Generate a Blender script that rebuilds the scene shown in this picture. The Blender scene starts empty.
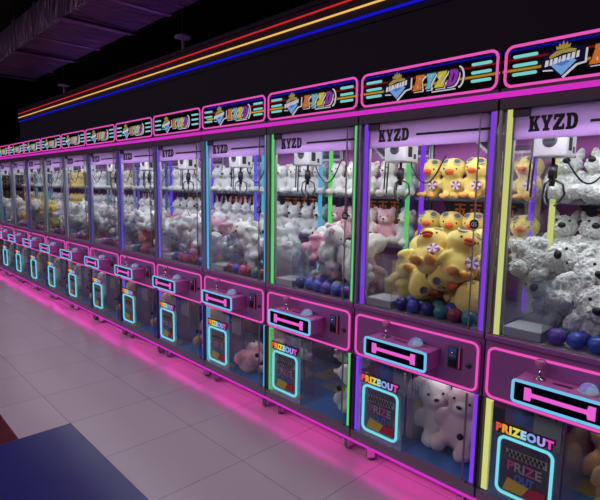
import bpy, bmesh, math, random
from mathutils import Vector, Matrix, noise, geometry, Euler

scene = bpy.context.scene
COL = scene.collection
PI = math.pi

# ------------------------------------------------------------------ measures (metres)
W = 0.8237            # pitch of the machines along the row
X0 = -0.203           # right end of the nearest machine
N_MACHINES = 13
BACK = 0.80           # inside depth of a case
Z_FLOOR_CASE = 0.985  # floor of the toy case
SHELVES = (1.277, 1.615)


def XL(m):
    return X0 - m * W


# ------------------------------------------------------------------ materials
def lin(c):
    out = []
    for v in c:
        v = v / 255.0
        out.append(v / 12.92 if v <= 0.04045 else ((v + 0.055) / 1.055) ** 2.4)
    return tuple(out) + (1.0,)


_mats = {}


def new_mat(name):
    m = bpy.data.materials.new(name)
    m.use_nodes = True
    nt = m.node_tree
    for n in list(nt.nodes):
        nt.nodes.remove(n)
    out = nt.nodes.new('ShaderNodeOutputMaterial')
    return m, nt, out


def pbr(name, col, rough=0.5, metal=0.0, bump=0.0, bscale=200.0, var=0.0, spec=0.5, sheen=0.0, coat=0.0):
    if name in _mats:
        return _mats[name]
    m, nt, out = new_mat(name)
    b = nt.nodes.new('ShaderNodeBsdfPrincipled')
    c = lin(col)
    b.inputs['Base Color'].default_value = c
    b.inputs['Roughness'].default_value = rough
    b.inputs['Metallic'].default_value = metal
    b.inputs['Specular IOR Level'].default_value = spec
    if sheen:
        b.inputs['Sheen Weight'].default_value = sheen
        b.inputs['Sheen Roughness'].default_value = 0.6
    if coat:
        b.inputs['Coat Weight'].default_value = coat
    tc = nt.nodes.new('ShaderNodeTexCoord')
    if bump:
        n = nt.nodes.new('ShaderNodeTexNoise')
        n.inputs['Scale'].default_value = bscale
        n.inputs['Detail'].default_value = 3
        nt.links.new(tc.outputs['Object'], n.inputs['Vector'])
        bp = nt.nodes.new('ShaderNodeBump')
        bp.inputs['Strength'].default_value = bump
        bp.inputs['Distance'].default_value = 0.01
        nt.links.new(n.outputs['Fac'], bp.inputs['Height'])
        nt.links.new(bp.outputs['Normal'], b.inputs['Normal'])
    if var:
        n2 = nt.nodes.new('ShaderNodeTexNoise')
        n2.inputs['Scale'].default_value = 9.0
        n2.inputs['Detail'].default_value = 4
        nt.links.new(tc.outputs['Object'], n2.inputs['Vector'])
        r = nt.nodes.new('ShaderNodeMapRange')
        r.inputs['From Min'].default_value = 0.3
        r.inputs['From Max'].default_value = 0.7
        r.inputs['To Min'].default_value = 1.0 - var
        r.inputs['To Max'].default_value = 1.0 + var * 0.4
        nt.links.new(n2.outputs['Fac'], r.inputs['Value'])
        mx = nt.nodes.new('ShaderNodeVectorMath')
        mx.operation = 'SCALE'
        mx.inputs[0].default_value = c[:3]
        nt.links.new(r.outputs['Result'], mx.inputs['Scale'])
        nt.links.new(mx.outputs['Vector'], b.inputs['Base Color'])
    nt.links.new(b.outputs['BSDF'], out.inputs['Surface'])
    _mats[name] = m
    return m


def emit(name, col, strength=1.0):
    if name in _mats:
        return _mats[name]
    m, nt, out = new_mat(name)
    e = nt.nodes.new('ShaderNodeEmission')
    e.inputs['Color'].default_value = lin(col)
    e.inputs['Strength'].default_value = strength
    nt.links.new(e.outputs['Emission'], out.inputs['Surface'])
    _mats[name] = m
    return m


def glass(name, tint=(0.95, 0.96, 0.97), gloss=1.0, haze=0.0):
    if name in _mats:
        return _mats[name]
    m, nt, out = new_mat(name)
    t = nt.nodes.new('ShaderNodeBsdfTransparent')
    t.inputs['Color'].default_value = tint + (1,)
    g = nt.nodes.new('ShaderNodeBsdfGlossy')
    g.inputs['Roughness'].default_value = 0.03
    g.inputs['Color'].default_value = (0.95, 0.95, 1, 1)
    fr = nt.nodes.new('ShaderNodeFresnel')
    fr.inputs['IOR'].default_value = 1.5
    geo = nt.nodes.new('ShaderNodeNewGeometry')
    inv = nt.nodes.new('ShaderNodeMath')
    inv.operation = 'SUBTRACT'
    inv.inputs[0].default_value = gloss
    nt.links.new(geo.outputs['Backfacing'], inv.inputs[1])
    inv.use_clamp = True
    ml = nt.nodes.new('ShaderNodeMath')
    ml.operation = 'MULTIPLY'
    nt.links.new(inv.outputs[0], ml.inputs[1])
    nt.links.new(fr.outputs['Fac'], ml.inputs[0])
    mix = nt.nodes.new('ShaderNodeMixShader')
    nt.links.new(ml.outputs[0], mix.inputs[0])
    nt.links.new(t.outputs[0], mix.inputs[1])
    nt.links.new(g.outputs[0], mix.inputs[2])
    last = mix
    if haze:
        d = nt.nodes.new('ShaderNodeBsdfDiffuse')
        d.inputs['Color'].default_value = (0.8, 0.8, 0.85, 1)
        mix2 = nt.nodes.new('ShaderNodeMixShader')
        mix2.inputs[0].default_value = haze
        nt.links.new(mix.outputs[0], mix2.inputs[1])
        nt.links.new(d.outputs[0], mix2.inputs[2])
        last = mix2
    nt.links.new(last.outputs[0], out.inputs['Surface'])
    _mats[name] = m
    return m


def floor_material():
    m, nt, out = new_mat('floor_tiles')
    N, L = nt.nodes, nt.links
    b = N.new('ShaderNodeBsdfPrincipled')
    geo = N.new('ShaderNodeNewGeometry')
    sep = N.new('ShaderNodeSeparateXYZ')
    L.new(geo.outputs['Position'], sep.inputs[0])

    def math_(op, a, bb=None):
        n = N.new('ShaderNodeMath')
        n.operation = op
        for i, v in enumerate((a, bb)):
            if v is None:
                continue
            if isinstance(v, (int, float)):
                n.inputs[i].default_value = v
            else:
                L.new(v, n.inputs[i])
        return n.outputs[0]

    def joint(sock, off):
        s = math_('DIVIDE', math_('SUBTRACT', sock, off), 0.6)
        f = math_('FRACT', s)
        d = math_('ABSOLUTE', math_('SUBTRACT', f, 0.5))
        return math_('GREATER_THAN', d, 0.5 - 0.0028)
    jx = joint(sep.outputs['X'], -2.26)
    jy = joint(sep.outputs['Y'], -0.53)
    j = math_('MAXIMUM', jx, jy)
    # tile id for a slight shift of tone
    ix = math_('FLOOR', math_('DIVIDE', math_('SUBTRACT', sep.outputs['X'], -2.26), 0.6))
    iy = math_('FLOOR', math_('DIVIDE', math_('SUBTRACT', sep.outputs['Y'], -0.53), 0.6))
    cmb = N.new('ShaderNodeCombineXYZ')
    L.new(ix, cmb.inputs[0])
    L.new(iy, cmb.inputs[1])
    wn = N.new('ShaderNodeTexWhiteNoise')
    L.new(cmb.outputs[0], wn.inputs['Vector'])
    nz = N.new('ShaderNodeTexNoise')
    nz.inputs['Scale'].default_value = 2.2
    nz.inputs['Detail'].default_value = 6
    L.new(geo.outputs['Position'], nz.inputs['Vector'])
    tone = math_('ADD', math_('MULTIPLY', wn.outputs['Value'], 0.05), math_('MULTIPLY', nz.outputs['Fac'], 0.06))
    tone = math_('ADD', tone, 0.90)

    def mixc(fac, a, bcol):
        n = N.new('ShaderNodeMix')
        n.data_type = 'RGBA'
        L.new(fac, n.inputs['Factor'])
        for key, v in (('A', a), ('B', bcol)):
            s = [i for i in n.inputs if i.name == key and i.type == 'RGBA'][0]
            if isinstance(v, tuple):
                s.default_value = v
            else:
                L.new(v, s)
        return [o for o in n.outputs if o.type == 'RGBA'][0]
    blue = math_('MULTIPLY', math_('GREATER_THAN', sep.outputs['X'], -3.46), math_('LESS_THAN', sep.outputs['Y'], -1.13))
    maroon = math_('MULTIPLY', math_('LESS_THAN', sep.outputs['X'], -3.46), math_('LESS_THAN', sep.outputs['Y'], -1.455))
    maroon = math_('MULTIPLY', maroon, math_('GREATER_THAN', sep.outputs['X'], -5.26))
    c = mixc(blue, lin((204, 180, 196)), lin((50, 50, 128)))
    c = mixc(maroon, c, lin((98, 28, 44)))
    dark = mixc(blue, lin((112, 100, 108)), lin((26, 28, 84)))
    c = mixc(j, c, dark)
    sc = N.new('ShaderNodeVectorMath')
    sc.operation = 'SCALE'
    L.new(c, sc.inputs[0])
    L.new(tone, sc.inputs['Scale'])
    L.new(sc.outputs[0], b.inputs['Base Color'])
    rg = math_('ADD', math_('MULTIPLY', nz.outputs['Fac'], 0.03), 0.25)
    L.new(rg, b.inputs['Roughness'])
    b.inputs['Specular IOR Level'].default_value = 0.5
    bp = N.new('ShaderNodeBump')
    bp.inputs['Strength'].default_value = 0.3
    bp.inputs['Distance'].default_value = 0.002
    bp.invert = True
    L.new(j, bp.inputs['Height'])
    L.new(bp.outputs[0], b.inputs['Normal'])
    L.new(b.outputs[0], out.inputs['Surface'])
    return m


PINK = (236, 84, 186)
M = dict(
    frame=pbr('dark_frame_metal', (66, 58, 68), 0.42, 0.35, 0.05, 300),
    rail=pbr('grey_rail_metal', (124, 106, 130), 0.5, 0.0),
    band=pbr('dark_header_band', (70, 50, 72), 0.5, 0.0),
    panel=pbr('purple_panel_paint', (170, 102, 168), 0.38, 0.25, 0.03, 250),
    boxp=pbr('magenta_box_paint', (232, 130, 212), 0.34, 0.25),
    black=pbr('black_acrylic', (4, 3, 5), 0.02, 0.0, 0.004, 3, spec=0.5),
    blackm=pbr('matte_black', (10, 9, 11), 0.6),
    chrome=pbr('chrome', (190, 190, 198), 0.18, 1.0),
    steel=pbr('dark_steel', (92, 88, 96), 0.3, 0.9),
    white=pbr('white_plastic', (208, 204, 208), 0.4),
    header=None,
    back=pbr('violet_back_panel', (176, 84, 172), 0.5),
    backtrim=pbr('white_print', (225, 220, 228), 0.5),
    navy=pbr('navy_print', (24, 22, 44), 0.5),
    rubber=pbr('caster_rubber', (112, 92, 114), 0.45),
    casterm=pbr('caster_steel', (205, 185, 205), 0.35, 0.3),
    floorcase=pbr('case_floor', (150, 140, 152), 0.5),
    sill=pbr('sill_metal', (170, 164, 176), 0.35, 0.5),
    blueprint=pbr('blue_print', (62, 120, 196), 0.5),
    yellowprint=pbr('yellow_print', (196, 172, 66), 0.5),
    violetprint=pbr('violet_print', (120, 62, 128), 0.5),
    lilacprint=pbr('lilac_print', (150, 140, 176), 0.5),
    redprint=pbr('red_print', (176, 40, 66), 0.5),
    greyprint=pbr('grey_print', (150, 150, 152), 0.5),
    pinkprint=pbr('pink_print', (196, 76, 150), 0.5),
    glass=glass('clear_glass', (0.965, 0.97, 0.975)),
    acrylic=glass('clear_acrylic', (0.93, 0.95, 0.97), 1.3, 0.03),
    knob=pbr('pink_clear_knob', (224, 120, 180), 0.15, 0.0, spec=0.7),
    neon=emit('pink_neon', PINK, 1.0),
    neonstrip=emit('magenta_neon_strip', (214, 50, 198), 0.95),
    underglow=emit('magenta_underglow', (255, 0, 190), 13.0),
    cyan=emit('cyan_neon', (120, 222, 240), 0.95),
    skyb=emit('sky_blue_neon', (112, 198, 240), 0.95),
    bar=emit('pink_bar_light', (236, 96, 214), 0.95),
    mint=emit('mint_light', (128, 226, 222), 0.8),
    red_led=emit('red_led', (236, 44, 56), 0.75),
    yellow_led=emit('yellow_led', (255, 196, 92), 0.95),
    blue_led=emit('blue_led', (24, 24, 215), 0.8),
    let_o=emit('orange_letter', (232, 124, 44), 0.65),
    let_b=emit('blue_letter', (120, 196, 226), 0.65),
    let_y=emit('yellow_letter', (224, 206, 60), 0.65),
    let_p=emit('purple_letter', (160, 60, 190), 0.65),
    let_w=emit('white_letter', (225, 222, 230), 0.7),
    gold=emit('gold_crest', (214, 186, 92), 0.45),
    diam=emit('diamond_blue', (130, 176, 238), 0.7),
    diam2=emit('diamond_deep_blue', (84, 130, 214), 0.7),
    navylit=emit('navy_crest', (24, 26, 62), 0.5),
    dome=None,
)
RAINBOW = [emit('letter_' + n, c, 0.85) for n, c in (
    ('red', (240, 84, 60)), ('orange', (246, 160, 52)), ('yellow', (250, 216, 70)), ('lime', (232, 226, 90)),
    ('ice', (170, 220, 246)), ('sky', (140, 170, 246)), ('violet', (186, 160, 246)), ('magenta', (240, 70, 190)))]


def dome_material():
    m, nt, out = new_mat('colour_shifting_button')
    e = nt.nodes.new('ShaderNodeEmission')
    tc = nt.nodes.new('ShaderNodeTexCoord')
    sp = nt.nodes.new('ShaderNodeSeparateXYZ')
    nt.links.new(tc.outputs['Object'], sp.inputs[0])
    nz = nt.nodes.new('ShaderNodeTexNoise')
    nz.inputs['Scale'].default_value = 26
    nt.links.new(tc.outputs['Object'], nz.inputs['Vector'])
    rp = nt.nodes.new('ShaderNodeValToRGB')
    r = rp.color_ramp
    r.elements[0].position = 0.3
    r.elements[0].color = lin((190, 60, 225))
    r.elements[1].position = 0.7
    r.elements[1].color = lin((190, 150, 250))
    for p, c in ((0.45, (120, 120, 240)), (0.55, (150, 200, 220))):
        el = r.elements.new(p)
        el.color = lin(c)
    nt.links.new(nz.outputs['Fac'], rp.inputs['Fac'])
    nt.links.new(rp.outputs['Color'], e.inputs['Color'])
    e.inputs['Strength'].default_value = 0.7
    b = nt.nodes.new('ShaderNodeBsdfPrincipled')
    b.inputs['Base Color'].default_value = lin((200, 190, 220))
    b.inputs['Roughness'].default_value = 0.15
    mx = nt.nodes.new('ShaderNodeMixShader')
    mx.inputs[0].default_value = 0.6
    nt.links.new(b.outputs[0], mx.inputs[1])
    nt.links.new(e.outputs[0], mx.inputs[2])
    nt.links.new(mx.outputs[0], out.inputs['Surface'])
    return m


M['dome'] = dome_material()


def lit_sheet():
    m, nt, out = new_mat('lilac_translucent_sheet')
    d = nt.nodes.new('ShaderNodeBsdfDiffuse')
    t = nt.nodes.new('ShaderNodeBsdfTranslucent')
    for n in (d, t):
        n.inputs['Color'].default_value = lin((204, 178, 218))
    mx = nt.nodes.new('ShaderNodeMixShader')
    mx.inputs[0].default_value = 0.75
    nt.links.new(d.outputs[0], mx.inputs[1])
    nt.links.new(t.outputs[0], mx.inputs[2])
    nt.links.new(mx.outputs[0], out.inputs['Surface'])
    return m


M['header'] = lit_sheet()

POST_COL = [
    ('lemon', (222, 226, 132)), ('violet', (138, 66, 250)), ('green', (104, 232, 120)), ('sky blue', (96, 190, 250)),
    ('blue violet', (120, 96, 248)), ('indigo', (104, 84, 244)), ('periwinkle', (116, 108, 216)), ('pale lilac', (176, 168, 214)),
    ('pale green', (150, 180, 165)), ('royal blue', (92, 100, 215)), ('pale violet', (160, 160, 220)), ('turquoise', (80, 190, 216)),
    ('coral', (224, 100, 96))]
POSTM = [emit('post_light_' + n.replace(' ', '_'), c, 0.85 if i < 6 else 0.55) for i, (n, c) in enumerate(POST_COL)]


# ------------------------------------------------------------------ mesh building
class MB:
    def __init__(s):
        s.v, s.f, s.mi, s.sm = [], [], [], []

    def add(s, verts, faces, mat=0, smooth=False):
        b = len(s.v)
        s.v += [tuple(p) for p in verts]
        for f in faces:
            s.f.append([b + i for i in f])
            s.mi.append(mat)
            s.sm.append(smooth)
        return s

    def box(s, x0, x1, y0, y1, z0, z1, mat=0, bev=0.0):
        if bev:
            bm = bmesh.new()
            bmesh.ops.create_cube(bm, size=1)
            for v in bm.verts:
                v.co = Vector((x0 + (v.co.x + .5) * (x1 - x0), y0 + (v.co.y + .5) * (y1 - y0), z0 + (v.co.z + .5) * (z1 - z0)))
            bmesh.ops.bevel(bm, geom=bm.edges[:], offset=bev, segments=2, profile=0.5, affect='EDGES')
            bm.verts.index_update()
            s.add([v.co for v in bm.verts], [[v.index for v in f.verts] for f in bm.faces], mat)
            bm.free()
            return s
        v = [(x0, y0, z0), (x1, y0, z0), (x1, y1, z0), (x0, y1, z0), (x0, y0, z1), (x1, y0, z1), (x1, y1, z1), (x0, y1, z1)]
        return s.add(v, [(0, 3, 2, 1), (4, 5, 6, 7), (0, 1, 5, 4), (1, 2, 6, 5), (2, 3, 7, 6), (3, 0, 4, 7)], mat)

    def tube(s, pts, r, n=8, closed=False, mat=0, caps=True):
        pts = [Vector(p) for p in pts]
        k = len(pts)
        vs, fs = [], []
        up = None
        for i, p in enumerate(pts):
            a = pts[(i - 1) % k] if (closed or i > 0) else p
            c = pts[(i + 1) % k] if (closed or i < k - 1) else p
            t = (c - a).normalized()
            if up is None:
                up = Vector((0, 0, 1)) if abs(t.z) < .9 else Vector((0, 1, 0))
            side = t.cross(up)
            if side.length < 1e-4:
                side = t.orthogonal()
            side.normalize()
            up = side.cross(t).normalized()
            for j in range(n):
                an = 2 * PI * j / n
                vs.append(p + side * math.cos(an) * r + up * math.sin(an) * r)
        for i in range(k if closed else k - 1):
            i2 = (i + 1) % k
            for j in range(n):
                j2 = (j + 1) % n
                fs.append((i * n + j, i * n + j2, i2 * n + j2, i2 * n + j))
        if not closed and caps:
            fs.append(tuple(range(n))[::-1])
            fs.append(tuple((k - 1) * n + j for j in range(n)))
        return s.add(vs, fs, mat, True)

    def prism(s, poly, y0, y1, mat=0, holes=()):
        """outline in (x, z) pushed from y0 to y1"""
        rings = [poly] + list(holes)
        flat = [p for r in rings for p in r]
        tris = geometry.tessellate_polygon([[Vector((p[0], p[1], 0)) for p in r] for r in rings])
        n = len(flat)
        v = [(p[0], y0, p[1]) for p in flat] + [(p[0], y1, p[1]) for p in flat]
        f = []
        for t in tris:
            a, b, c = (Vector(flat[i]) for i in t)
            cr = (b - a).x * (c - a).y - (b - a).y * (c - a).x
            t = tuple(t) if cr > 0 else tuple(t)[::-1]
            f.append(t)                              # faces -y
            f.append(tuple(n + i for i in t[::-1]))
        o = 0
        for r in rings:
            k = len(r)
            for i in range(k):
                a, b = o + i, o + (i + 1) % k
                f.append((a, b, n + b, n + a))
            o += k
        return s.add(v, f, mat)

    def lathe(s, prof, c=(0, 0, 0), axis='Z', n=16, mat=0):
        vs, fs = [], []
        for r, h in prof:
            for j in range(n):
                a = 2 * PI * j / n
                p = (r * math.cos(a), r * math.sin(a), h)
                if axis == 'Y':
                    p = (p[0], -p[2], p[1])
                elif axis == 'X':
                    p = (p[2], p[0], p[1])
                vs.append((p[0] + c[0], p[1] + c[1], p[2] + c[2]))
        for i in range(len(prof) - 1):
            for j in range(n):
                j2 = (j + 1) % n
                fs.append((i * n + j, i * n + j2, (i + 1) * n + j2, (i + 1) * n + j))
        fs.append(tuple(range(n))[::-1])
        fs.append(tuple((len(prof) - 1) * n + j for j in range(n)))
        return s.add(vs, fs, mat, True)

    def ell(s, c, r, rot=(0, 0, 0), mat=0, u=14, w=9):
        R = Euler(rot).to_matrix()
        vs, fs = [], []
        for i in range(w + 1):
            th = PI * i / w
            for j in range(u):
                ph = 2 * PI * j / u
                p = Vector((r[0] * math.sin(th) * math.cos(ph), r[1] * math.sin(th) * math.sin(ph), r[2] * math.cos(th)))
                vs.append(R @ p + Vector(c))
        for i in range(w):
            for j in range(u):
                j2 = (j + 1) % u
                a, b, c2, d = i * u + j, i * u + j2, (i + 1) * u + j2, (i + 1) * u + j
                if i == 0:
                    fs.append((a, d, c2))
                elif i == w - 1:
                    fs.append((a, d, b))
                else:
                    fs.append((a, d, c2, b))
        return s.add(vs, fs, mat, True)

    def mesh(s, name, mats):
        me = bpy.data.meshes.new(name)
        me.from_pydata(s.v, [], s.f)
        for m in mats if isinstance(mats, (list, tuple)) else [mats]:
            me.materials.append(m)
        me.polygons.foreach_set('material_index', s.mi)
        me.polygons.foreach_set('use_smooth', s.sm)
        bm = bmesh.new()
        bm.from_mesh(me)
        bmesh.ops.remove_doubles(bm, verts=bm.verts, dist=1e-6)
        bmesh.ops.recalc_face_normals(bm, faces=bm.faces)
        bm.to_mesh(me)
        bm.free()
        me.update()
        return me


def rrect(x0, x1, z0, z1, r, seg=5):
    pts = []
    for cx, cz, a0 in ((x1 - r, z1 - r, 0), (x0 + r, z1 - r, 90), (x0 + r, z0 + r, 180), (x1 - r, z0 + r, 270)):
        for i in range(seg + 1):
            a = math.radians(a0 + 90 * i / seg)
            pts.append((cx + r * math.cos(a), cz + r * math.sin(a)))
    return pts


def rr3(x0, x1, z0, z1, r, y, seg=5):
    return [(a, y, b) for a, b in rrect(x0, x1, z0, z1, r, seg)]


def link(name, me, parent=None, loc=(0, 0, 0), rot=(0, 0, 0), scale=1.0):
    o = bpy.data.objects.new(name, me)
    COL.objects.link(o)
    if parent is not None:
        o.parent = parent
    o.location = loc
    o.rotation_euler = rot
    if scale != 1.0:
        o.scale = (scale,) * 3
    return o


def tag(o, label=None, cat=None, group=None, kind=None):
    for k, v in (('label', label), ('category', cat), ('group', group), ('kind', kind)):
        if v:
            o[k] = v
    return o


def text_mesh(txt, size, mats, extrude=0.001, offset=0.0, per_char=None, spacing=1.0, shear=0.0):
    """lettering standing in the XZ plane, facing -y, lower left corner at the origin"""
    cu = bpy.data.curves.new('lettering', 'FONT')
    cu.body = txt
    cu.size = size
    cu.extrude = extrude
    cu.offset = offset
    cu.space_character = spacing
    cu.shear = shear
    cu.resolution_u = 3
    for m in mats:
        cu.materials.append(m)
    if per_char:
        for i, k in enumerate(per_char):
            cu.body_format[i].material_index = k
    ob = bpy.data.objects.new('lettering_tmp', cu)
    COL.objects.link(ob)
    dg = bpy.context.evaluated_depsgraph_get()
    dg.update()
    me = bpy.data.meshes.new_from_object(ob.evaluated_get(dg))
    bpy.data.objects.remove(ob)
    bpy.data.curves.remove(cu)
    me.transform(Matrix.Rotation(PI / 2, 4, 'X'))
    return me


def fit_mesh(me, x0, x1, z0, z1, y):
    xs = [v.co.x for v in me.vertices]
    zs = [v.co.z for v in me.vertices]
    ys = [v.co.y for v in me.vertices]
    a, b, c, d = min(xs), max(xs), min(zs), max(zs)
    for v in me.vertices:
        v.co.x = x0 + (v.co.x - a) / (b - a) * (x1 - x0)
        v.co.z = z0 + (v.co.z - c) / (d - c) * (z1 - z0)
        v.co.y = v.co.y - min(ys) + y
    me.update()
    return me


# slab letters drawn on a 1 x 1 field: list of (outline, holes)
GLYPH = {
    'K': [([(0, 0), (.50, 0), (.50, .17), (.42, .17), (.42, .34), (.47, .40), (.57, .17), (.52, .17), (.52, 0), (1, 0), (1, .17), (.94, .17),
            (.70, .62), (.86, .83), (.98, .83), (.98, 1), (.54, 1), (.54, .83), (.58, .83), (.42, .62), (.42, .83), (.50, .83), (.50, 1), (0, 1), (0, .83),
            (.08, .83), (.08, .17), (0, .17)], [])],
    'Y': [([(.20, 0), (.80, 0), (.80, .17), (.68, .17), (.68, .38), (.92, .83), (1, .83), (1, 1), (.56, 1), (.56, .83), (.62, .83), (.51, .62),
            (.40, .83), (.46, .83), (.46, 1), (0, 1), (0, .83), (.08, .83), (.33, .38), (.33, .17), (.20, .17)], [])],
    'Z': [([(0, 0), (.98, 0), (.98, .38), (.80, .38), (.76, .22), (.48, .22), (.96, .82), (.96, 1), (.04, 1), (.04, .64), (.22, .64), (.26, .78),
            (.50, .78), (0, .18)], [])],
    'D': [([(0, 0), (.55, 0), (.80, .06), (.95, .24), (1, .5), (.95, .76), (.80, .94), (.55, 1), (0, 1), (0, .83), (.10, .83), (.10, .17), (0, .17)],
           [[(.42, .19), (.42, .81), (.50, .81), (.59, .74), (.65, .62), (.66, .5), (.65, .38), (.59, .26), (.50, .19)]])],
}


def glyph(mb, ch, x, z, w, h, y0, y1, mat=0, shear=0.0, grow=0.0):
    for out, holes in GLYPH[ch]:
        def tr(p):
            return (x + p[0] * w + p[1] * h * shear, z + p[1] * h)
        o2 = [tr(p) for p in out]
        if grow:
            cx = x + w * .5 + h * .5 * shear
            cz = z + h * .5
            o2 = [(cx + (a - cx) * (1 + grow / w * 2), cz + (b - cz) * (1 + grow / h * 2)) for a, b in o2]
            mb.prism(o2, y0, y1, mat)
        else:
            mb.prism(o2, y0, y1, mat, [[tr(p) for p in hh] for hh in holes])


# ------------------------------------------------------------------ the setting
def structure(name, mb, mats):
    o = link(name, mb.mesh(name, mats))
    o['kind'] = 'structure'
    return o


structure('floor', MB().box(-26, 6, -9, 6, -0.1, 0.0), floor_material())
wall_m = pbr('dark_plum_wall', (36, 20, 46), 0.8, 0, 0.1, 40)
dark_m = pbr('black_ceiling_paint', (14, 11, 16), 0.9)
WALL_Y = 1.0
structure('wall_back', MB().box(-12.43, 4, WALL_Y, WALL_Y + .2, 0, 3.27), wall_m)
structure('trim_1', MB().box(-12.43, 4, WALL_Y - .02, WALL_Y + .22, 3.27, 3.31).box(-12.43, 4, WALL_Y - .012, WALL_Y, 2.985, 3.0), wall_m)
structure('wall_rear', MB().box(-26, 6, 5.0, 5.2, 0, 5.2), dark_m)
structure('wall_opposite', MB().box(-26, 6, -9.2, -9.0, 0, 5.2), dark_m)
structure('wall_left', MB().box(-26.2, -26, -9, 5, 0, 5.2), dark_m)
structure('wall_right', MB().box(6, 6.2, -9, 5, 0, 5.2), dark_m)
structure('ceiling', MB().box(-26, 6, -9, 5, 5.2, 5.3), dark_m)

for nm, z, mt, r, lab in (('red_light_stripe', 3.215, 'red_led', .003, 'thin red light strip along the top of the dark wall, highest of three'),
                          ('yellow_light_stripe', 3.134, 'yellow_led', .004, 'thin yellow light strip on the dark wall between the red and blue ones'),
                          ('blue_light_stripe', 3.048, 'blue_led', .007, 'blue light strip on the dark wall, lowest of three')):
    o = link(nm, MB().box(-12.43, 4, WALL_Y - .022, WALL_Y, z - r, z + r).mesh(nm, M[mt]))
    tag(o, lab, 'light strip', 'light strips on the wall')
# the same strips run along the opposite side of the aisle: the signs and glass mirror them
structure('trim_2', MB().box(-14, 4, -7.0, -6.97, 4.03, 4.055), emit('far_red_led', (255, 40, 60), 5))
structure('trim_3', MB().box(-14, 4, -7.0, -6.97, 3.84, 3.875), emit('far_yellow_led', (255, 190, 60), 10))
structure('trim_4', MB().box(-14, 4, -7.0, -6.97, 4.19, 4.215), emit('far_blue_led', (40, 40, 255), 6))
structure('wall_front', MB().box(-14, 4, -7.2, -7.0, 2.4, 4.4), wall_m)


def foil_material():
    m, nt, out = new_mat('crumpled_foil')
    b = nt.nodes.new('ShaderNodeBsdfPrincipled')
    b.inputs['Base Color'].default_value = lin((150, 120, 160))
    b.inputs['Metallic'].default_value = 0.85
    b.inputs['Roughness'].default_value = 0.30
    tc = nt.nodes.new('ShaderNodeTexCoord')
    mp = nt.nodes.new('ShaderNodeMapping')
    mp.inputs['Scale'].default_value = (3.0, 0.7, 1)
    n = nt.nodes.new('ShaderNodeTexNoise')
    n.inputs['Scale'].default_value = 3.2
    n.inputs['Detail'].default_value = 8
    n.inputs['Distortion'].default_value = 0.6
    nt.links.new(tc.outputs['Object'], mp.inputs[0])
    nt.links.new(mp.outputs[0], n.inputs['Vector'])
    bp = nt.nodes.new('ShaderNodeBump')
    bp.inputs['Strength'].default_value = 1.0
    bp.inputs['Distance'].default_value = 0.12
    nt.links.new(n.outputs['Fac'], bp.inputs['Height'])
    nt.links.new(bp.outputs[0], b.inputs['Normal'])
    nt.links.new(b.outputs[0], out.inputs['Surface'])
    return m


foil = foil_material()
duct = bpy.data.objects.new('ventilation_duct', None)
COL.objects.link(duct)
duct.location = (-8.2, 0.85, 4.0)
tag(duct, 'big foil-wrapped ventilation duct under the black ceiling', 'duct')
mbd = MB().box(-4.4, 4.6, -.5, .5, 0, .5, 0, .03)
link('duct_body', mbd.mesh('duct_body', foil), duct)
for i in range(8):
    x = -4.3 + i * 1.22
    link('band', MB().box(x, x + .09, -.515, .515, -.014, .514, 0, .006).mesh('band', pbr('foil_tape', (170, 140, 180), .3, .9, .4, 30)), duct)
for i in range(4):
    x = -4.0 + i * 2.4
    link('hanger', MB().tube([(x, -.53, 0), (x, -.53, 1.2)], .01, 6).tube([(x, .53, 0), (x, .53, 1.2)], .01, 6).box(x - .02, x + .02, -.54, .54, -.045, -.014).mesh('hanger', M['steel']), duct)
M['sprk'] = pbr('grey_sprinkler', (150, 138, 150), .5)
for x, y, z, lab in ((-6.36, 1.55, 3.62, 'small dark pendant sprinkler above the light strips'), (-11.15, 1.55, 3.61, 'small dark pendant sprinkler near the far wall corner')):
    r = bpy.data.objects.new('sprinkler', None)
    COL.objects.link(r)
    r.location = (x, y, z)
    tag(r, lab, 'sprinkler', 'pendant sprinklers')
    link('pipe', MB().tube([(0, 0, .14), (0, 0, 5.2 - z)], .014, 8).mesh('pipe', M['blackm']), r)
    link('rosette', MB().lathe([(.03, .16), (.11, .15), (.12, .125), (.03, .11)], n=16).mesh('rosette', M['sprk']), r)
    link('nozzle', MB().lathe([(.02, .12), (.02, -.05), (.012, -.06)], n=10).lathe([(.04, -.06), (.042, -.068)], n=12).mesh('nozzle', M['sprk']), r)

# ------------------------------------------------------------------ claw machine parts (local: x 0..W, y 0 = front, z up)
XA, XB = 0.004, W - 0.004      # body sides


JOY = (.285, -.055, .478, -.052)
JX, JY, DX, DY = JOY


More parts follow.
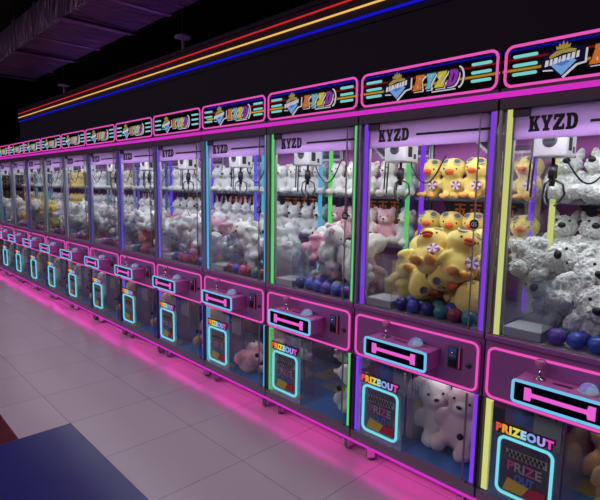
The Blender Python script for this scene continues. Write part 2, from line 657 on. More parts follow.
def build_machine_meshes():
    P = {}
    f = MB()
    # base tray and rail
    f.box(XA, XB, 0.0, BACK + .05, .118, .178, 1, .004)
    # mid block behind the control panel
    f.box(XA, XB, 0.012, BACK + .05, .66, .955, 4)
    f.box(XA, XB, -.004, BACK + .05, .955, .982, 4, .003)
    # corner stiles
    for x0, x1 in ((XA, XA + .013), (XB - .010, XB)):
        f.box(x0, x1, 0.0, .03, .178, .66, 0, .002)
        f.box(x0, x1, 0.0, .03, .982, 2.04, 2, .002)
        f.box(x0, x1, BACK - .01, BACK + .05, .178, .66, 0)
        f.box(x0, x1, BACK - .01, BACK + .05, .982, 2.04, 2)
    # dark header band, roof
    f.box(XA, XB, -.004, .05, 2.035, 2.13, 3, .003)
    f.box(XA, XB, .05, BACK + .05, 2.045, 2.13, 3)
    f.box(.06, .135, .012, .05, 2.0, 2.036, 3)
    P['cabinet_frame'] = f.mesh('cabinet_frame', [M['frame'], M['rail'], M['sill'], M['band'], M['panel']])
    # base neon (front edge) + lamp strip on the underside
    P['base_neon'] = MB().box(0, W, -.006, .006, .106, .118).mesh('base_neon', M['neonstrip'])
    P['underglow_strip'] = MB().box(.03, W - .03, .02, .032, .108, .117).mesh('underglow_strip', M['underglow'])
    # casters
    fk = MB().box(-.03, .03, -.03, .03, .105, .117, 0, .002).lathe([(.018, .095), (.018, .106)], n=10)
    fk.box(-.021, -.016, -.012, .035, .025, .098).box(.016, .021, -.012, .035, .025, .098).box(-.021, .021, -.02, .03, .085, .098)
    P['caster'] = fk.mesh('caster', M['casterm'])
    P['wheel'] = MB().lathe([(.02, -.014), (.034, -.012), (.036, 0), (.034, .012), (.02, .014)], (0, .02, .036), 'X', 16).mesh('wheel', M['rubber'])
    # control panel
    pn = MB().prism(rrect(.012, W - .012, .664, .938, .03), 0.0, .012)
    P['control_panel'] = pn.mesh('control_panel', M['panel'])
    P['panel_neon'] = MB().tube(rr3(.027, W - .027, .6775, .9213, .032, -.002), .0065, 8, True).mesh('neon_frame', M['neon'])
    # control box
    bx0, bx1, bz0, bz1, by = .203, .592, .752, .850, -.131
    P['control_box'] = MB().box(bx0, bx1, by, 0.0, bz0 + .002, bz1, 0, .006).mesh('control_box', M['boxp'])
    P['face_panel'] = MB().prism(rrect(bx0 + .004, bx1 - .004, bz0 + .004, bz1 - .002, .012), by - .008, by + .001).mesh('face_panel', M['black'])
    P['box_neon'] = MB().tube(rr3(bx0 + .002, bx1 - .002, bz0 + .002, bz1, .014, by - .009), .007, 8, True).mesh('neon_trim', M['skyb'])
    JX, JY, DX, DY = JOY
    ix0, ix1, iz = bx0 + .052, bx1 - .062, (bz0 + bz1) / 2
    ib = [(ix0, iz - .028), (ix0 + .026, iz - .028), (ix0 + .031, iz - .009), (ix1 - .031, iz - .009), (ix1 - .026, iz - .028), (ix1, iz - .028),
          (ix1, iz + .028), (ix1 - .026, iz + .028), (ix1 - .031, iz + .009), (ix0 + .031, iz + .009), (ix0 + .026, iz + .028), (ix0, iz + .028)]
    P['bar_light'] = MB().prism(ib, by - .012, by - .007).mesh('bar_light', M['bar'])
    P['joystick'] = MB().lathe([(.026, .850), (.026, .850), (.022, .855), (.009, .857), (.0065, .868), (.0065, .902)], (JX, JY, 0), n=14).mesh('joystick', M['chrome'])
    P['joystick_knob'] = MB().lathe([(.008, .897), (.014, .902), (.015, .909), (.023, .915), (.024, .930), (.018, .938), (.004, .940)], (JX, JY, 0), n=12).mesh('knob', M['knob'])
    P['push_button'] = MB().lathe([(.044, .850), (.044, .855), (.036, .859)], (DX, DY, 0), n=20).mesh('push_button', M['white'])
    P['button_dome'] = MB().lathe([(.036, 0), (.034, .014), (.026, .024), (.014, .030), (.002, .032)], n=18).mesh('button_dome', M['dome'])
    P['slot_label'] = MB().box(.34, .42, -.07, -.045, .850, .8485).mesh('slot_label', M['navy'])
    # coin slot
    c = MB().box(.640, .712, -.010, 0, .765, .880, 0, .003).box(.648, .690, -.016, -.01, .825, .872, 1, .002)
    c.box(.652, .686, -.018, -.009, .776, .806, 2, .002).lathe([(.012, 0), (.012, .008)], (.670, -.016, .848), 'Y', 12, 3)
    P['coin_slot'] = c.mesh('coin_slot', [M['steel'], M['blueprint'], M['blackm'], M['chrome']])
    P['coin_light'] = MB().box(.702, .7065, -.013, -.010, .772, .874).mesh('coin_light', emit('coin_light_pink', (214, 60, 120), .6))
    P['key_lock'] = MB().lathe([(.015, 0), (.015, .006), (.011, .009)], (.752, 0, .798), 'Y', 14).box(.7505, .7535, -.011, -.008, .791, .805).mesh('key_lock', M['steel'])
    # LED posts
    up = MB().box(-.0125, .0125, -.010, .010, .984, 2.036)
    P['led_post'] = up.mesh('led_post', POSTM[0])
    lo = MB().box(-.015, .015, -.008, .008, .18, .658)
    P['lower_led_post'] = lo.mesh('lower_led_post', POSTM[0])
    P['post_cover'] = MB().box(-.024, -.0135, -.006, .014, .984, 2.034, 0).box(.0135, .022, -.006, .014, .984, 2.034, 0).mesh('post_cover', M['sill'])
    # glass
    P['front_glass'] = MB().box(.03, W - .09, .004, .009, .984, 2.034).mesh('front_glass', M['glass'])
    P['fixed_glass'] = MB().box(W - .098, W - .028, .011, .016, .984, 2.034).mesh('fixed_glass', M['glass'])
    P['glass_edge'] = MB().box(W - .092, W - .0885, .002, .011, .984, 2.034).mesh('glass_edge', M['sill'])
    P['side_glass'] = MB().box(-.0025, .0025, .04, BACK - .02, .984, 2.034).mesh('side_glass', M['glass'])
    P['sticker'] = MB().lathe([(.024, 0), (.024, .001)], (0, 0, 0), 'Y', 18).mesh('number_sticker', M['blackm'])
    # header sheet with lettering and rule
    P['header_strip'] = MB().box(.055, W - .028, .022, .030, 1.900, 2.034).mesh('header_strip', M['header'])
    hl = MB()
    lw = .047
    for i, ch in enumerate('KYZD'):
        glyph(hl, ch, .130 + i * .0508, 1.931, lw, .068, .0205, .0222)
    P['header_lettering'] = hl.mesh('lettering', M['blackm'])
    P['header_rule'] = MB().box(.375, W - .035, .0207, .0222, 1.954, 1.966).mesh('rule', M['blackm'])
    # case interior
    P['case_floor'] = MB().box(XA, XB, .012, BACK, .982, .985).mesh('case_floor', M['floorcase'])
    bp = MB().box(XA + .02, XB - .02, BACK, BACK + .02, .985, 2.045, 0)
    y0, y1 = BACK - .0016, BACK
    bp.prism([(.30, 2.02), (.36, 2.02), (.43, 1.945), (.80, 1.945), (.80, 1.915), (.415, 1.915)], y0, y1, 1)
    bp.prism([(.275, 2.02), (.297, 2.02), (.413, 1.912), (.80, 1.912), (.80, 1.897), (.405, 1.897)], y0, y1, 2)
    P['back_panel'] = bp.mesh('back_panel', [M['back'], M['navy'], M['backtrim']])
    P['shelf'] = MB().box(.035, W - .035, .575, BACK - .002, -.012, 0, 0, .002).box(.035, W - .035, .568, .575, -.012, .02, 1).mesh('shelf', [M['acrylic'], M['acrylic']])
    sg = MB().prism([(.10, 0), (.62, 0), (.68, .05), (.62, .10), (.10, .10), (.13, .05)], 0, .004, 0)
    rng = random.Random(5)
    for i in range(4):
        bx = .19 + i * .105
        sg.box(bx, bx + .078, -.0015, 0, .072, .082, 1).box(bx + .032, bx + .045, -.0015, 0, .018, .086, 1)
        sg.box(bx + .004, bx + .074, -.0015, 0, .044 + rng.uniform(-.006, .006), .054, 1)
        sg.box(bx + .008, bx + .02, -.0015, 0, .016, .05, 1).box(bx + .058, bx + .07, -.0015, 0, .016, .05, 1)
    P['shelf_banner'] = sg.mesh('banner', [M['navy'], pbr('orange_print', (214, 118, 40), .5)])
    # prize chute
    ch = MB().box(.055, .255, .022, .026, .985, 1.27).box(.250, .255, .026, .21, .985, 1.27).box(.055, .255, .206, .21, .985, 1.27)
    P['prize_chute'] = ch.mesh('prize_chute', M['acrylic'])
    P['chute_tray'] = MB().box(.075, .245, .032, .20, .986, 1.032, 0, .004).mesh('chute_tray', M['white'])
    # gantry
    g = MB().box(.03, W - .03, .255, .285, 1.955, 1.985).box(.03, W - .03, .30, .315, 1.965, 1.995)
    P['gantry_rail'] = g.mesh('gantry_rail', M['steel'])
    g2 = MB().box(.03, .05, .05, BACK - .02, 1.985, 2.015).box(W - .05, W - .03, .05, BACK - .02, 1.985, 2.015)
    P['side_rail'] = g2.mesh('side_rail', M['white'])
    cr = MB().box(0, .150, 0, .14, 0, .125, 0, .010)
    cr.box(.1495, .152, .03, .07, .03, .09, 1).box(.1495, .152, .09, .11, .02, .05, 1)
    P['carriage'] = cr.mesh('carriage', [pbr('carriage_plastic', (176, 168, 178), .45), M['blackm']])
    P['badge'] = MB().lathe([(.034, 0), (.034, .0015)], (.075, 0, .078), 'Y', 22).box(.05, .10, -.003, -.0012, .071, .085, 1).mesh('badge', [pbr('grey_badge', (84, 78, 92), .5), M['blackm']])
    cl = MB().lathe([(.008, 0), (.008, -.03), (.020, -.034), (.022, -.095), (.014, -.10), (.012, -.135)], (.075, .07, 0), n=14)
    P['claw_motor'] = cl.mesh('claw_motor', pbr('claw_grey', (58, 52, 62), .35, .6))
    pr = MB()
    for k in range(3):
        a = 2 * PI * k / 3 + .5
        d = Vector((math.cos(a), math.sin(a), 0))
        b0 = Vector((.075, .07, -.105))
        pr.tube([b0 + d * .01, b0 + d * .048 + Vector((0, 0, -.02)), b0 + d * .058 + Vector((0, 0, -.07)), b0 + d * .03 + Vector((0, 0, -.115)), b0 + d * .016 + Vector((0, 0, -.125))], .0055, 6)
    P['claw_prongs'] = pr.mesh('claw_prong', M['steel'])
    cb = [(.13, .1, .01)]
    for i in range(13):
        t = i / 12
        cb.append((.13 + .20 * t, .1 + .05 * t, -.02 - .13 * math.sin(PI * min(1, t * 1.02)) + .06 * t))
    P['cable'] = MB().tube(cb, .0045, 6).mesh('cable', M['blackm'])
    P['hanging_bars'] = MB().tube([(-.02, .05, .09), (-.03, .05, -.16)], .005, 6).tube([(-.005, .06, .09), (-.018, .06, -.19)], .005, 6).mesh('wire', M['steel'])
    # sign
    P['sign_box'] = MB().prism(rrect(.006, W - .006, 2.128, 2.312, .03), 0.0, .10).mesh('sign_box', M['black'])
    P['sign_neon'] = MB().tube(rr3(.019, W - .019, 2.134, 2.305, .034, -.002), .0065, 8, True).mesh('neon_frame', M['neon'])
    P['sign_strip'] = MB().box(0, W, -.014, .002, 2.088, 2.112).mesh('neon_strip', M['neonstrip'])
    for side, xa, xb in (('a', .052, .157), ('b', .680, .778)):
        for i, z in enumerate((2.182, 2.220, 2.258)):
            P['stripe_%s%d' % (side, i)] = MB().prism(rrect(xa, xb, z - .0065, z + .0065, .006, 3), -.006, 0).mesh('light_bar', M['mint'])
    # crest
    e = MB()
    cx, cz = .258, 2.214

    def pp(pts, y0, y1, mat, s=1.0, dx=0, dz=0):
        e.prism([(cx + dx + a * s, cz + dz + b * s) for a, b in pts], y0, y1, mat)
    shield = [(-.082, .012), (-.05, .040), (0, .052), (.05, .046), (.086, .038), (.084, -.018), (.05, -.024), (0, -.068), (-.04, -.034), (-.084, -.030)]
    pp(shield, -.002, 0, 1, 1.0, .007, -.006)
    pp(shield, -.004, -.002, 0)
    pp([(-.052, .022), (-.026, .038), (.026, .042), (.050, .036), (.050, .026), (0, .026), (-.050, .010)], -.006, -.004, 2)
    pp([(-.026, .044), (-.028, .058), (-.019, .053), (-.014, .068), (-.006, .056), (0, .076), (.006, .057), (.015, .069), (.019, .055), (.028, .061), (.026, .046), (0, .042)], -.007, -.004, 2)
    pp([(-.050, -.012), (-.024, .004), (.028, .006), (.054, -.010), (0, -.062)], -.006, -.004, 3)
    pp([(-.03, -.014), (-.012, -.004), (.016, -.003), (.032, -.012), (0, -.026)], -.007, -.005, 4)
    x = -.068
    for i, wd in enumerate((.015, .012, .017, .008, .016, .013, .015, .012)):
        zt = .004 + .020 * (i / 7.0)
        pp([(x, zt - .024), (x + wd - .002, zt - .022), (x + wd - .001, zt + .002), (x + .002, zt)], -.008, -.005, 1)
        x += wd + .0035
    P['crest'] = e.mesh('crest', [M['navylit'], M['let_w'], M['gold'], M['diam'], M['diam2']])
    # sign letters
    xs = [.360, .424, .486, .552]
    for ch, x, mt in zip('KYZD', xs, ('let_o', 'let_b', 'let_y', 'let_p')):
        t = MB()
        glyph(t, ch, x + .008, 2.172, .050, .074, -.003, 0, 1, .2, .003)
        glyph(t, ch, x, 2.178, .050, .074, -.0045, -.002, 2, .25, .006)
        glyph(t, ch, x, 2.178, .050, .074, -.007, -.004, 0, .25)
        P['sign_' + ch] = t.mesh('letter', [M[mt], M['let_w'], M['blackm']])
    sw = []
    for i in range(9):
        a = math.radians(-80 + 160 * i / 8)
        sw.append((.612 + .030 * math.cos(a), -.003, 2.214 + .050 * math.sin(a)))
    P['swoosh'] = MB().tube(sw, .004, 6).box(.47, .60, -.004, 0, 2.158, 2.163).mesh('swoosh', M['let_w'])
    # lower compartment
    P['lower_floor'] = MB().box(XA, XB, .012, BACK, .178, .184, 0).box(.10, .30, .03, .12, .184, .1852, 1).box(.36, .55, .34, .5, .184, .1852, 1).box(.05, .2, .45, .7, .184, .1852, 1).mesh('lower_floor', [M['blueprint'], M['yellowprint']])
    lb = MB().box(XA + .02, XB - .02, BACK - .02, BACK, .184, .66, 0)
    yb0, yb1 = BACK - .0225, BACK - .02
    lb.box(.06, .30, yb0, yb1, .40, .62, 1).box(.34, .52, yb0, yb1, .30, .46, 2).box(.34, .44, yb0, yb1, .52, .66, 3).box(.55, .78, yb0, yb1, .2, .58, 1)
    lb.lathe([(.07, 0), (.07, .004)], (.20, BACK - .021, .50), 'Y', 20, 4).lathe([(.05, 0), (.05, .006)], (.62, BACK - .021, .42), 'Y', 20, 4)
    lb.box(.04, .78, yb0, yb1, .2, .28, 5)
    P['lower_back'] = lb.mesh('lower_back', [M['violetprint'], M['pinkprint'], M['greyprint'], M['greyprint'], M['blueprint'], M['redprint']])
    # divider with GIFT print behind the prize door
    dv = MB().box(.385, .395, .03, .62, .184, .60, 0).box(.06, .345, .160, .168, .184, .64, 1)
    dv.lathe([(.052, 0), (.052, .004)], (.150, .160, .555), 'Y', 22, 2)
    P['inner_divider'] = dv.mesh('inner_divider', [M['acrylic'], M['violetprint'], M['blueprint']])
    P['gift_card'] = MB().box(.205, .330, .148, .154, .44, .645).mesh('gift_card', M['greyprint'])
    P['gift_lettering'] = fit_mesh(text_mesh('GIFT', .05, [M['navy']], .0008, .0015), .212, .322, .590, .632, .1465)
    # prize door assembly
    dx0, dx1, dz0, dz1 = .113, .354, .235, .512
    hs = MB().box(.062, .385, -.012, -.007, .184, .655)
    hs.box(.062, .066, -.007, .012, .184, .655).box(.381, .385, -.007, .012, .184, .655)
    P['prize_hatch'] = hs.mesh('prize_hatch', M['acrylic'])
    P['prize_neon'] = MB().tube(rr3(dx0, dx1, dz0, dz1, .03, -.02), .0075, 8, True).mesh('neon_frame', M['cyan'])
    P['prize_flap'] = MB().prism(rrect(dx0 + .012, dx1 - .012, dz0 + .012, dz1 - .012, .022), -.0175, -.0145).mesh('flap', glass('smoked_acrylic', (0.62, 0.60, 0.66), 1.2, .02))
    ck = MB()
    for i in range(9):
        for k in range(2):
            x = dx0 + .04 + i * .019 + k * .0095
            z = dz1 - .085 + k * .016
            ck.prism([(x, z), (x + .0095, z), (x + .0075, z + .016), (x - .002, z + .016)], -.0205, -.0185)
    P['checker'] = ck.mesh('checker_print', M['blackm'])
    P['checker_back'] = MB().box(dx0 + .035, dx1 - .02, -.0185, -.0176, dz1 - .088, dz1 - .050).mesh('checker_ground', M['greyprint'])
    ptx = [M['pinkprint'], M['greyprint'], M['blueprint']]
    P['flap_prize'] = fit_mesh(text_mesh('PRIZE', .06, ptx, .0006, .0015, [0, 1, 1, 0, 1]), dx0 + .045, dx1 - .04, dz0 + .125, dz0 + .172, -.0192)
    P['flap_out'] = fit_mesh(text_mesh('OUT', .06, [M['blueprint']], .0006, .002), dx0 + .08, dx1 - .07, dz0 + .075, dz0 + .115, -.0192)
    P['flap_patch'] = MB().prism([(dx0 + .03, dz0 + .02), (dx0 + .12, dz0 + .02), (dx0 + .15, dz0 + .07), (dx0 + .05, dz0 + .085)], -.0188, -.0176, 0).prism(
        [(dx0 + .125, dz0 + .02), (dx1 - .02, dz0 + .02), (dx1 - .02, dz0 + .075), (dx0 + .155, dz0 + .07)], -.0188, -.0176, 1).mesh('colour_patch', [M['yellowprint'], M['redprint']])
    P['prizeout_back'] = fit_mesh(text_mesh('PRIZEOUT', .05, [M['blackm']], .001, .009, None, 1.15), .087, .360, .522, .580, -.0165)
    P['prizeout'] = fit_mesh(text_mesh('PRIZEOUT', .05, RAINBOW, .001, .0028, [0, 1, 2, 3, 4, 5, 6, 7], 1.15), .093, .353, .529, .573, -.0195)
    # storage door
    P['storage_door'] = MB().box(.400, W - .062, -.004, .001, .182, .656).mesh('storage_door', M['glass'])
    P['door_rail'] = MB().box(.395, W - .055, -.006, .003, .176, .192).box(W - .075, W - .068, -.006, .003, .182, .656).mesh('door_rail', M['rail'])
    P['door_lock'] = MB().lathe([(.017, .0), (.017, .010), (.012, .014)], (.732, -.003, .416), 'Y', 16).lathe([(.005, 0), (.005, .017)], (.732, -.003, .416), 'Y', 8).mesh('lock', M['blackm'])
    return P


P = build_machine_meshes()
ORD = ['first', 'second', 'third', 'fourth', 'fifth', 'sixth', 'seventh', 'eighth', 'ninth', 'tenth', 'eleventh', 'twelfth', 'thirteenth', 'fourteenth',
       'fifteenth', 'sixteenth', 'seventeenth', 'eighteenth', 'nineteenth', 'twentieth']
TOYS = ['white fluffy dogs', 'yellow ducks in sunglasses', 'white and pink bears', 'white pointy-eared dogs', 'white pink-eared bunnies', 'white dogs over a mixed heap',
        'pale bears', 'white and rose bears', 'yellow bears', 'cream bears', 'grey-white bears', 'white bears', 'pale toys']


def area_light(name, x, y, z, sx, sy, power, col, rot=(0, 0, 0)):
    l = bpy.data.lights.new(name, 'AREA')
    l.shape = 'RECTANGLE'
    l.size, l.size_y = sx, sy
    l.energy = power
    l.color = col
    o = bpy.data.objects.new(name, l)
    COL.objects.link(o)
    o.location = (x, y, z)
    o.rotation_euler = rot
    return o


POST_MIX = {}
stk = {}


def machine(m):
    root = bpy.data.objects.new('claw_machine', None)
    COL.objects.link(root)
    root.location = (XL(m), 0, 0)
    pos = 'at right end of row' if m == 1 else ('at far left end of row' if m == N_MACHINES else ORD[m - 1] + ' from right end')
    tag(root, 'claw machine of %s, %s light posts, %s' % (TOYS[m - 1], POST_COL[m - 1][0], pos), 'claw machine', 'claw machines in a row')

    def p(name, key, parent=root, loc=(0, 0, 0), rot=(0, 0, 0), mat=None, label=None):
        o = link(name, P[key], parent, loc, rot)
        if mat is not None:
            o.material_slots[0].link = 'OBJECT'
            o.material_slots[0].material = mat
        if label:
            o['label'] = label
        return o
    rng = random.Random(100 + m)
    p('cabinet_frame', 'cabinet_frame')
    p('base_neon', 'base_neon', label='magenta neon strip')
    p('underglow_strip', 'underglow_strip')
    for x, y in ((.11, .05), (W - .06, .05), (.11, .72), (W - .06, .72)):
        c = p('caster', 'caster', loc=(x, y, 0), rot=(0, 0, rng.uniform(-.9, .9)))
        p('wheel', 'wheel', c)
    cp = p('control_panel', 'control_panel')
    p('neon_frame', 'panel_neon', cp, label='pink neon frame')
    cs = p('coin_slot', 'coin_slot')
    p('coin_light', 'coin_light', cs)
    p('key_lock', 'key_lock')
    b = p('control_box', 'control_box')
    p('face_panel', 'face_panel', b)
    p('neon_trim', 'box_neon', b, label='sky blue neon frame')
    p('bar_light', 'bar_light', b, label='pink bar-shaped light')
    j = p('joystick', 'joystick')
    p('knob', 'joystick_knob', j)
    pb = p('push_button', 'push_button')
    p('button_dome', 'button_dome', pb, loc=(DX, DY, .857))
    p('slot_label', 'slot_label', b)
    for x, y in ((.046, .028), (W - .030, .028), (.055, .61), (W - .055, .61)):
        o = p('led_post', 'led_post', loc=(x, y, 0), mat=POSTM[m - 1])
        if y < .1:
            p('post_cover', 'post_cover', o)
    for x in (.038, W - .026):
        p('lower_led_post', 'lower_led_post', loc=(x, .022, 0), mat=POSTM[m - 1])
    fg = p('front_glass', 'front_glass')
    p('fixed_glass', 'fixed_glass')
    p('glass_edge', 'glass_edge', fg)
    for x in (.014, W - .014):
        p('side_glass', 'side_glass', loc=(x, 0, 0))
    st = p('number_sticker', 'sticker', loc=(.735, .0035, 1.507))
    num = '%02d' % (m + 3)
    dm = fit_mesh(text_mesh(num, .02, [M['backtrim']], .0002, .0004), -.015, .015, -.011, .011, -.0022)
    link('digits', dm, st)
    h = p('header_strip', 'header_strip')
    p('lettering', 'header_lettering', h, label='black slab lettering')
    p('rule', 'header_rule', h)
    p('case_floor', 'case_floor')
    p('back_panel', 'back_panel')
    for z in SHELVES:
        p('shelf', 'shelf', loc=(0, 0, z))
    if m <= 6:
        p('banner', 'shelf_banner', loc=(.06, .70, 1.50))
    pc = p('prize_chute', 'prize_chute')
    p('chute_tray', 'chute_tray', pc)
    p('gantry_rail', 'gantry_rail')
    p('side_rail', 'side_rail')
    ca = p('carriage', 'carriage', loc=(.085 + (rng.uniform(-.02, .06) if m > 3 else {1: 0, 2: -.045, 3: -.02}[m]), .20, 1.83))
    p('badge', 'badge', ca)
    cm = p('claw_motor', 'claw_motor', ca)
    p('claw_prong', 'claw_prongs', ca)
    p('cable', 'cable', ca)
    p('wire', 'hanging_bars', ca)
    s = p('sign_box', 'sign_box')
    p('neon_frame', 'sign_neon', s, label='pink neon frame')
    for side in 'ab':
        for i in range(3):
            p('light_bar', 'stripe_%s%d' % (side, i), s)
    p('crest', 'crest', s, label='crowned blue diamond crest')
    for ch in 'KYZD':
        p('letter', 'sign_' + ch, s)
    p('swoosh', 'swoosh', s)
    p('neon_strip', 'sign_strip', label='magenta neon strip under the sign')
    p('lower_floor', 'lower_floor')
    p('lower_back', 'lower_back')
    p('inner_divider', 'inner_divider')
    g = p('gift_card', 'gift_card')
    p('lettering', 'gift_lettering', g)
    ht = p('prize_hatch', 'prize_hatch')
    p('neon_frame', 'prize_neon', ht, label='cyan neon frame')
    fl = p('flap', 'prize_flap', ht)
    for nm, key in (('checker_print', 'checker'), ('checker_ground', 'checker_back'), ('lettering', 'flap_prize'), ('lettering', 'flap_out'), ('colour_patch', 'flap_patch')):
        p(nm, key, fl)
    p('lettering_ground', 'prizeout_back', ht)
    p('lettering', 'prizeout', ht, label='rainbow coloured lettering')
    d = p('storage_door', 'storage_door')
    p('door_rail', 'door_rail', d)
    p('lock', 'door_lock', d)
    # lamps of the machine: case lamp under the roof, small lamp in the storage compartment; plus an added fill
    area_light('case_lamp', XL(m) + W / 2, .30, 2.03, .66, .40, CASE_W, (.94, 1.0, .99))
    area_light('added_heap_fill', XL(m) + W / 2, .05, 1.96, .66, .03, 1.7, (.95, 1.0, 1.0), (math.radians(38), 0, 0))  # added fill, brightens the toys from the front; not a fitting of the machine
    area_light('storage_lamp', XL(m) + .55, .25, .655, .30, .20, STORE_W, (1.0, .94, .98))
    return root


CASE_W, STORE_W = 4.6, 0.4
for m in range(1, N_MACHINES + 1):
    machine(m)

# ------------------------------------------------------------------ soft toys
FUR = dict(
    shaggy=pbr('shaggy_white_fur', (252, 252, 252), .9, 0, .3, 170, .02, .2, .8),
    white=pbr('white_fur', (226, 224, 226), .9, 0, .5, 260, .08, .2, .4),
    cream=pbr('cream_fur', (222, 208, 182), .9, 0, .5, 260, .08, .2, .4),
    duck=pbr('yellow_fur', (250, 224, 122), .9, 0, .4, 260, .06, .2, .4),
    pink=pbr('pink_fur', (226, 162, 188), .9, 0, .5, 260, .08, .2, .4),
    blush=pbr('blush_fur', (216, 186, 196), .9, 0, .5, 260, .08, .2, .4),
    rose=pbr('rose_fur', (196, 120, 120), .9, 0, .5, 260, .08, .2, .4),
    brown=pbr('red_brown_fur', (142, 78, 62), .9, 0, .5, 260, .08, .2, .4),
    tan=pbr('tan_fur', (196, 150, 98), .9, 0, .5, 260, .1, .2, .4),
    gold=pbr('gold_fur', (226, 190, 70), .9, 0, .5, 260, .08, .2, .4),
    grey=pbr('grey_white_fur', (196, 194, 202), .9, 0, .5, 260, .08, .2, .4),
    muzzle=pbr('pale_muzzle', (236, 222, 222), .9, 0, .4, 260),
    innerear=pbr('pink_inner_ear', (238, 150, 176), .9),
    foot=pbr('orange_felt', (240, 176, 92), .8),
    beak=pbr('orange_beak', (226, 96, 44), .6),
    nose=pbr('black_nose', (12, 11, 12), .3),
    lens=pbr('grey_blue_lens', (96, 108, 128), .3),
    rim=pbr('cream_rim', (226, 200, 146), .7),
    bowa=pbr('bow_white', (230, 220, 226), .7),
    bowb=pbr('bow_violet', (160, 84, 150), .7),
)


for n_ in FUR['shaggy'].node_tree.nodes:
    if n_.type == 'BSDF_PRINCIPLED':
        n_.inputs['Subsurface Weight'].default_value = .55
        n_.inputs['Subsurface Radius'].default_value = (1, 1, 1)
        n_.inputs['Subsurface Scale'].default_value = .02


def soft_body(name, ells, regions, mats, voxel=.010, amp=.004, freq=38, seed=0):
    mb = MB()
    for e in ells:
        mb.ell(*e)
    me = mb.mesh(name + '_raw', mats[:1])
    ob = bpy.data.objects.new('tmp', me)
    COL.objects.link(ob)
    r = ob.modifiers.new('r', 'REMESH')
    r.mode = 'VOXEL'
    r.voxel_size = voxel
    s = ob.modifiers.new('s', 'SMOOTH')
    s.iterations = 4
    s.factor = .5
    dg = bpy.context.evaluated_depsgraph_get()
    dg.update()
    out = bpy.data.meshes.new_from_object(ob.evaluated_get(dg))
    out.name = name
    bpy.data.objects.remove(ob)
    bpy.data.meshes.remove(me)
    nrm = [v.normal.copy() for v in out.vertices]
    for v, n in zip(out.vertices, nrm):
        q = v.co * freq + Vector((seed * 7.1, 0, 0))
        d = noise.noise(q) * amp + noise.noise(q * 2.3) * amp * .5
        v.co += n * d
    out.materials.clear()
    for m in mats:
        out.materials.append(m)
    for p in out.polygons:
        p.use_smooth = True
        p.material_index = 0
        for c, r, k in regions:
            d = p.center - Vector(c)
            if (d.x / r[0]) ** 2 + (d.y / r[1]) ** 2 + (d.z / r[2]) ** 2 < 1:
                p.material_index = k
    out.update()
    return out


def shaggy(me, n, length, rad, keep_off, seed=0):
    """grow little bent locks out of the surface, all in the same mesh"""
    rng = random.Random(seed)
    polys = list(me.polygons)
    acc, tot = [], 0.0
    for p in polys:
        tot += p.area
        acc.append(tot)
    import bisect
    mb = MB()
    for k in range(n):
        p = polys[min(bisect.bisect(acc, rng.uniform(0, tot)), len(polys) - 1)]
        c = p.center.copy()
        if any((c - Vector(q)).length < r for q, r in keep_off):
            continue
        nn = p.normal
        t = nn.orthogonal().normalized()
        b = nn.cross(t)
        a = rng.uniform(0, 2 * PI)
        # neighbouring locks lean the same way
        q = c * 30
        lean = (t * math.cos(a) + b * math.sin(a)) * .5 + Vector((noise.noise(q), noise.noise(q + Vector((9, 0, 0))), noise.noise(q + Vector((0, 9, 0))) - .35)) * 1.2
        L_ = length * rng.uniform(.6, 1.25)
        p1 = c + nn * L_ * .36 + lean * L_ * .30
        p2 = c + nn * L_ * .38 + lean * L_ * .85
        vs, fs = [], []
        for cc, r in ((c - nn * .002, rad), (p1, rad * .8)):
            for j in range(4):
                an = PI / 2 * j + a
                vs.append(cc + (t * math.cos(an) + b * math.sin(an)) * r)
        vs.append(p2)
        for j in range(4):
            j2 = (j + 1) % 4
            fs += [(j, j2, 4 + j2, 4 + j), (4 + j, 4 + j2, 8)]
        mb.add(vs, fs, 0, True)
    locks = mb.mesh('locks', list(me.materials))
    bm = bmesh.new()
    bm.from_mesh(me)
    bm.from_mesh(locks)
    bm.to_mesh(me)
    bm.free()
    bpy.data.meshes.remove(locks)


def duck_feats():
    f = []
    f.append(('beak', MB().ell((0, -.080, .176), (.029, .024, .013), (.2, 0, 0)).ell((0, -.076, .164), (.024, .020, .010), (.3, 0, 0)), 'beak', None))
    for s in (-1, 1):
        f.append(('eye', MB().ell((s * .040, -.066, .190), (.006, .005, .007), u=8, w=6), 'nose', None))
    g = MB()
    for s in (-1, 1):
        R = Euler((-.75, 0, s * .35)).to_matrix()
        c = Vector((s * .036, -.050, .232))
        n = 18
        vs, fs = [], []
        for rr, dy, in ((.025, .004), (.025, -.005), (.0195, -.0065), (.0195, -.003)):
            for j in range(n):
                a = 2 * PI * j / n
                vs.append(c + R @ Vector((rr * math.cos(a), dy, rr * math.sin(a))))
        for i in range(3):
            for j in range(n):
                fs.append((i * n + j, i * n + (j + 1) % n, (i + 1) * n + (j + 1) % n, (i + 1) * n + j))
        g.add(vs, fs, 0, False)
        g.add([vs[3 * n + j] for j in range(n)], [tuple(range(n))], 1)
    f.append(('sunglasses', g, 'rim', 'lens'))
    w = MB()
    c = Vector((.040, -.062, .088))
    for k in range(10):
        a0, a1 = 2 * PI * k / 10, 2 * PI * (k + 1) / 10
        pts = [(c.x, c.z), (c.x + .030 * math.cos(a0), c.z + .030 * math.sin(a0)), (c.x + .030 * math.cos(a1), c.z + .030 * math.sin(a1))]
        w.prism(pts, c.y - .006, c.y + .012, k % 2)
    f.append(('bow', w, 'bowa', 'bowb'))
    return f


def face_feats(nose_c, nose_r, eye_c, eye_r):
    f = [('nose', MB().ell(nose_c, nose_r, u=12, w=8), 'nose', None)]
    for s in (-1, 1):
        f.append(('eye', MB().ell((s * eye_c[0], eye_c[1], eye_c[2]), (eye_r, eye_r * .8, eye_r), u=8, w=6), 'nose', None))
    return f


KIND = {}


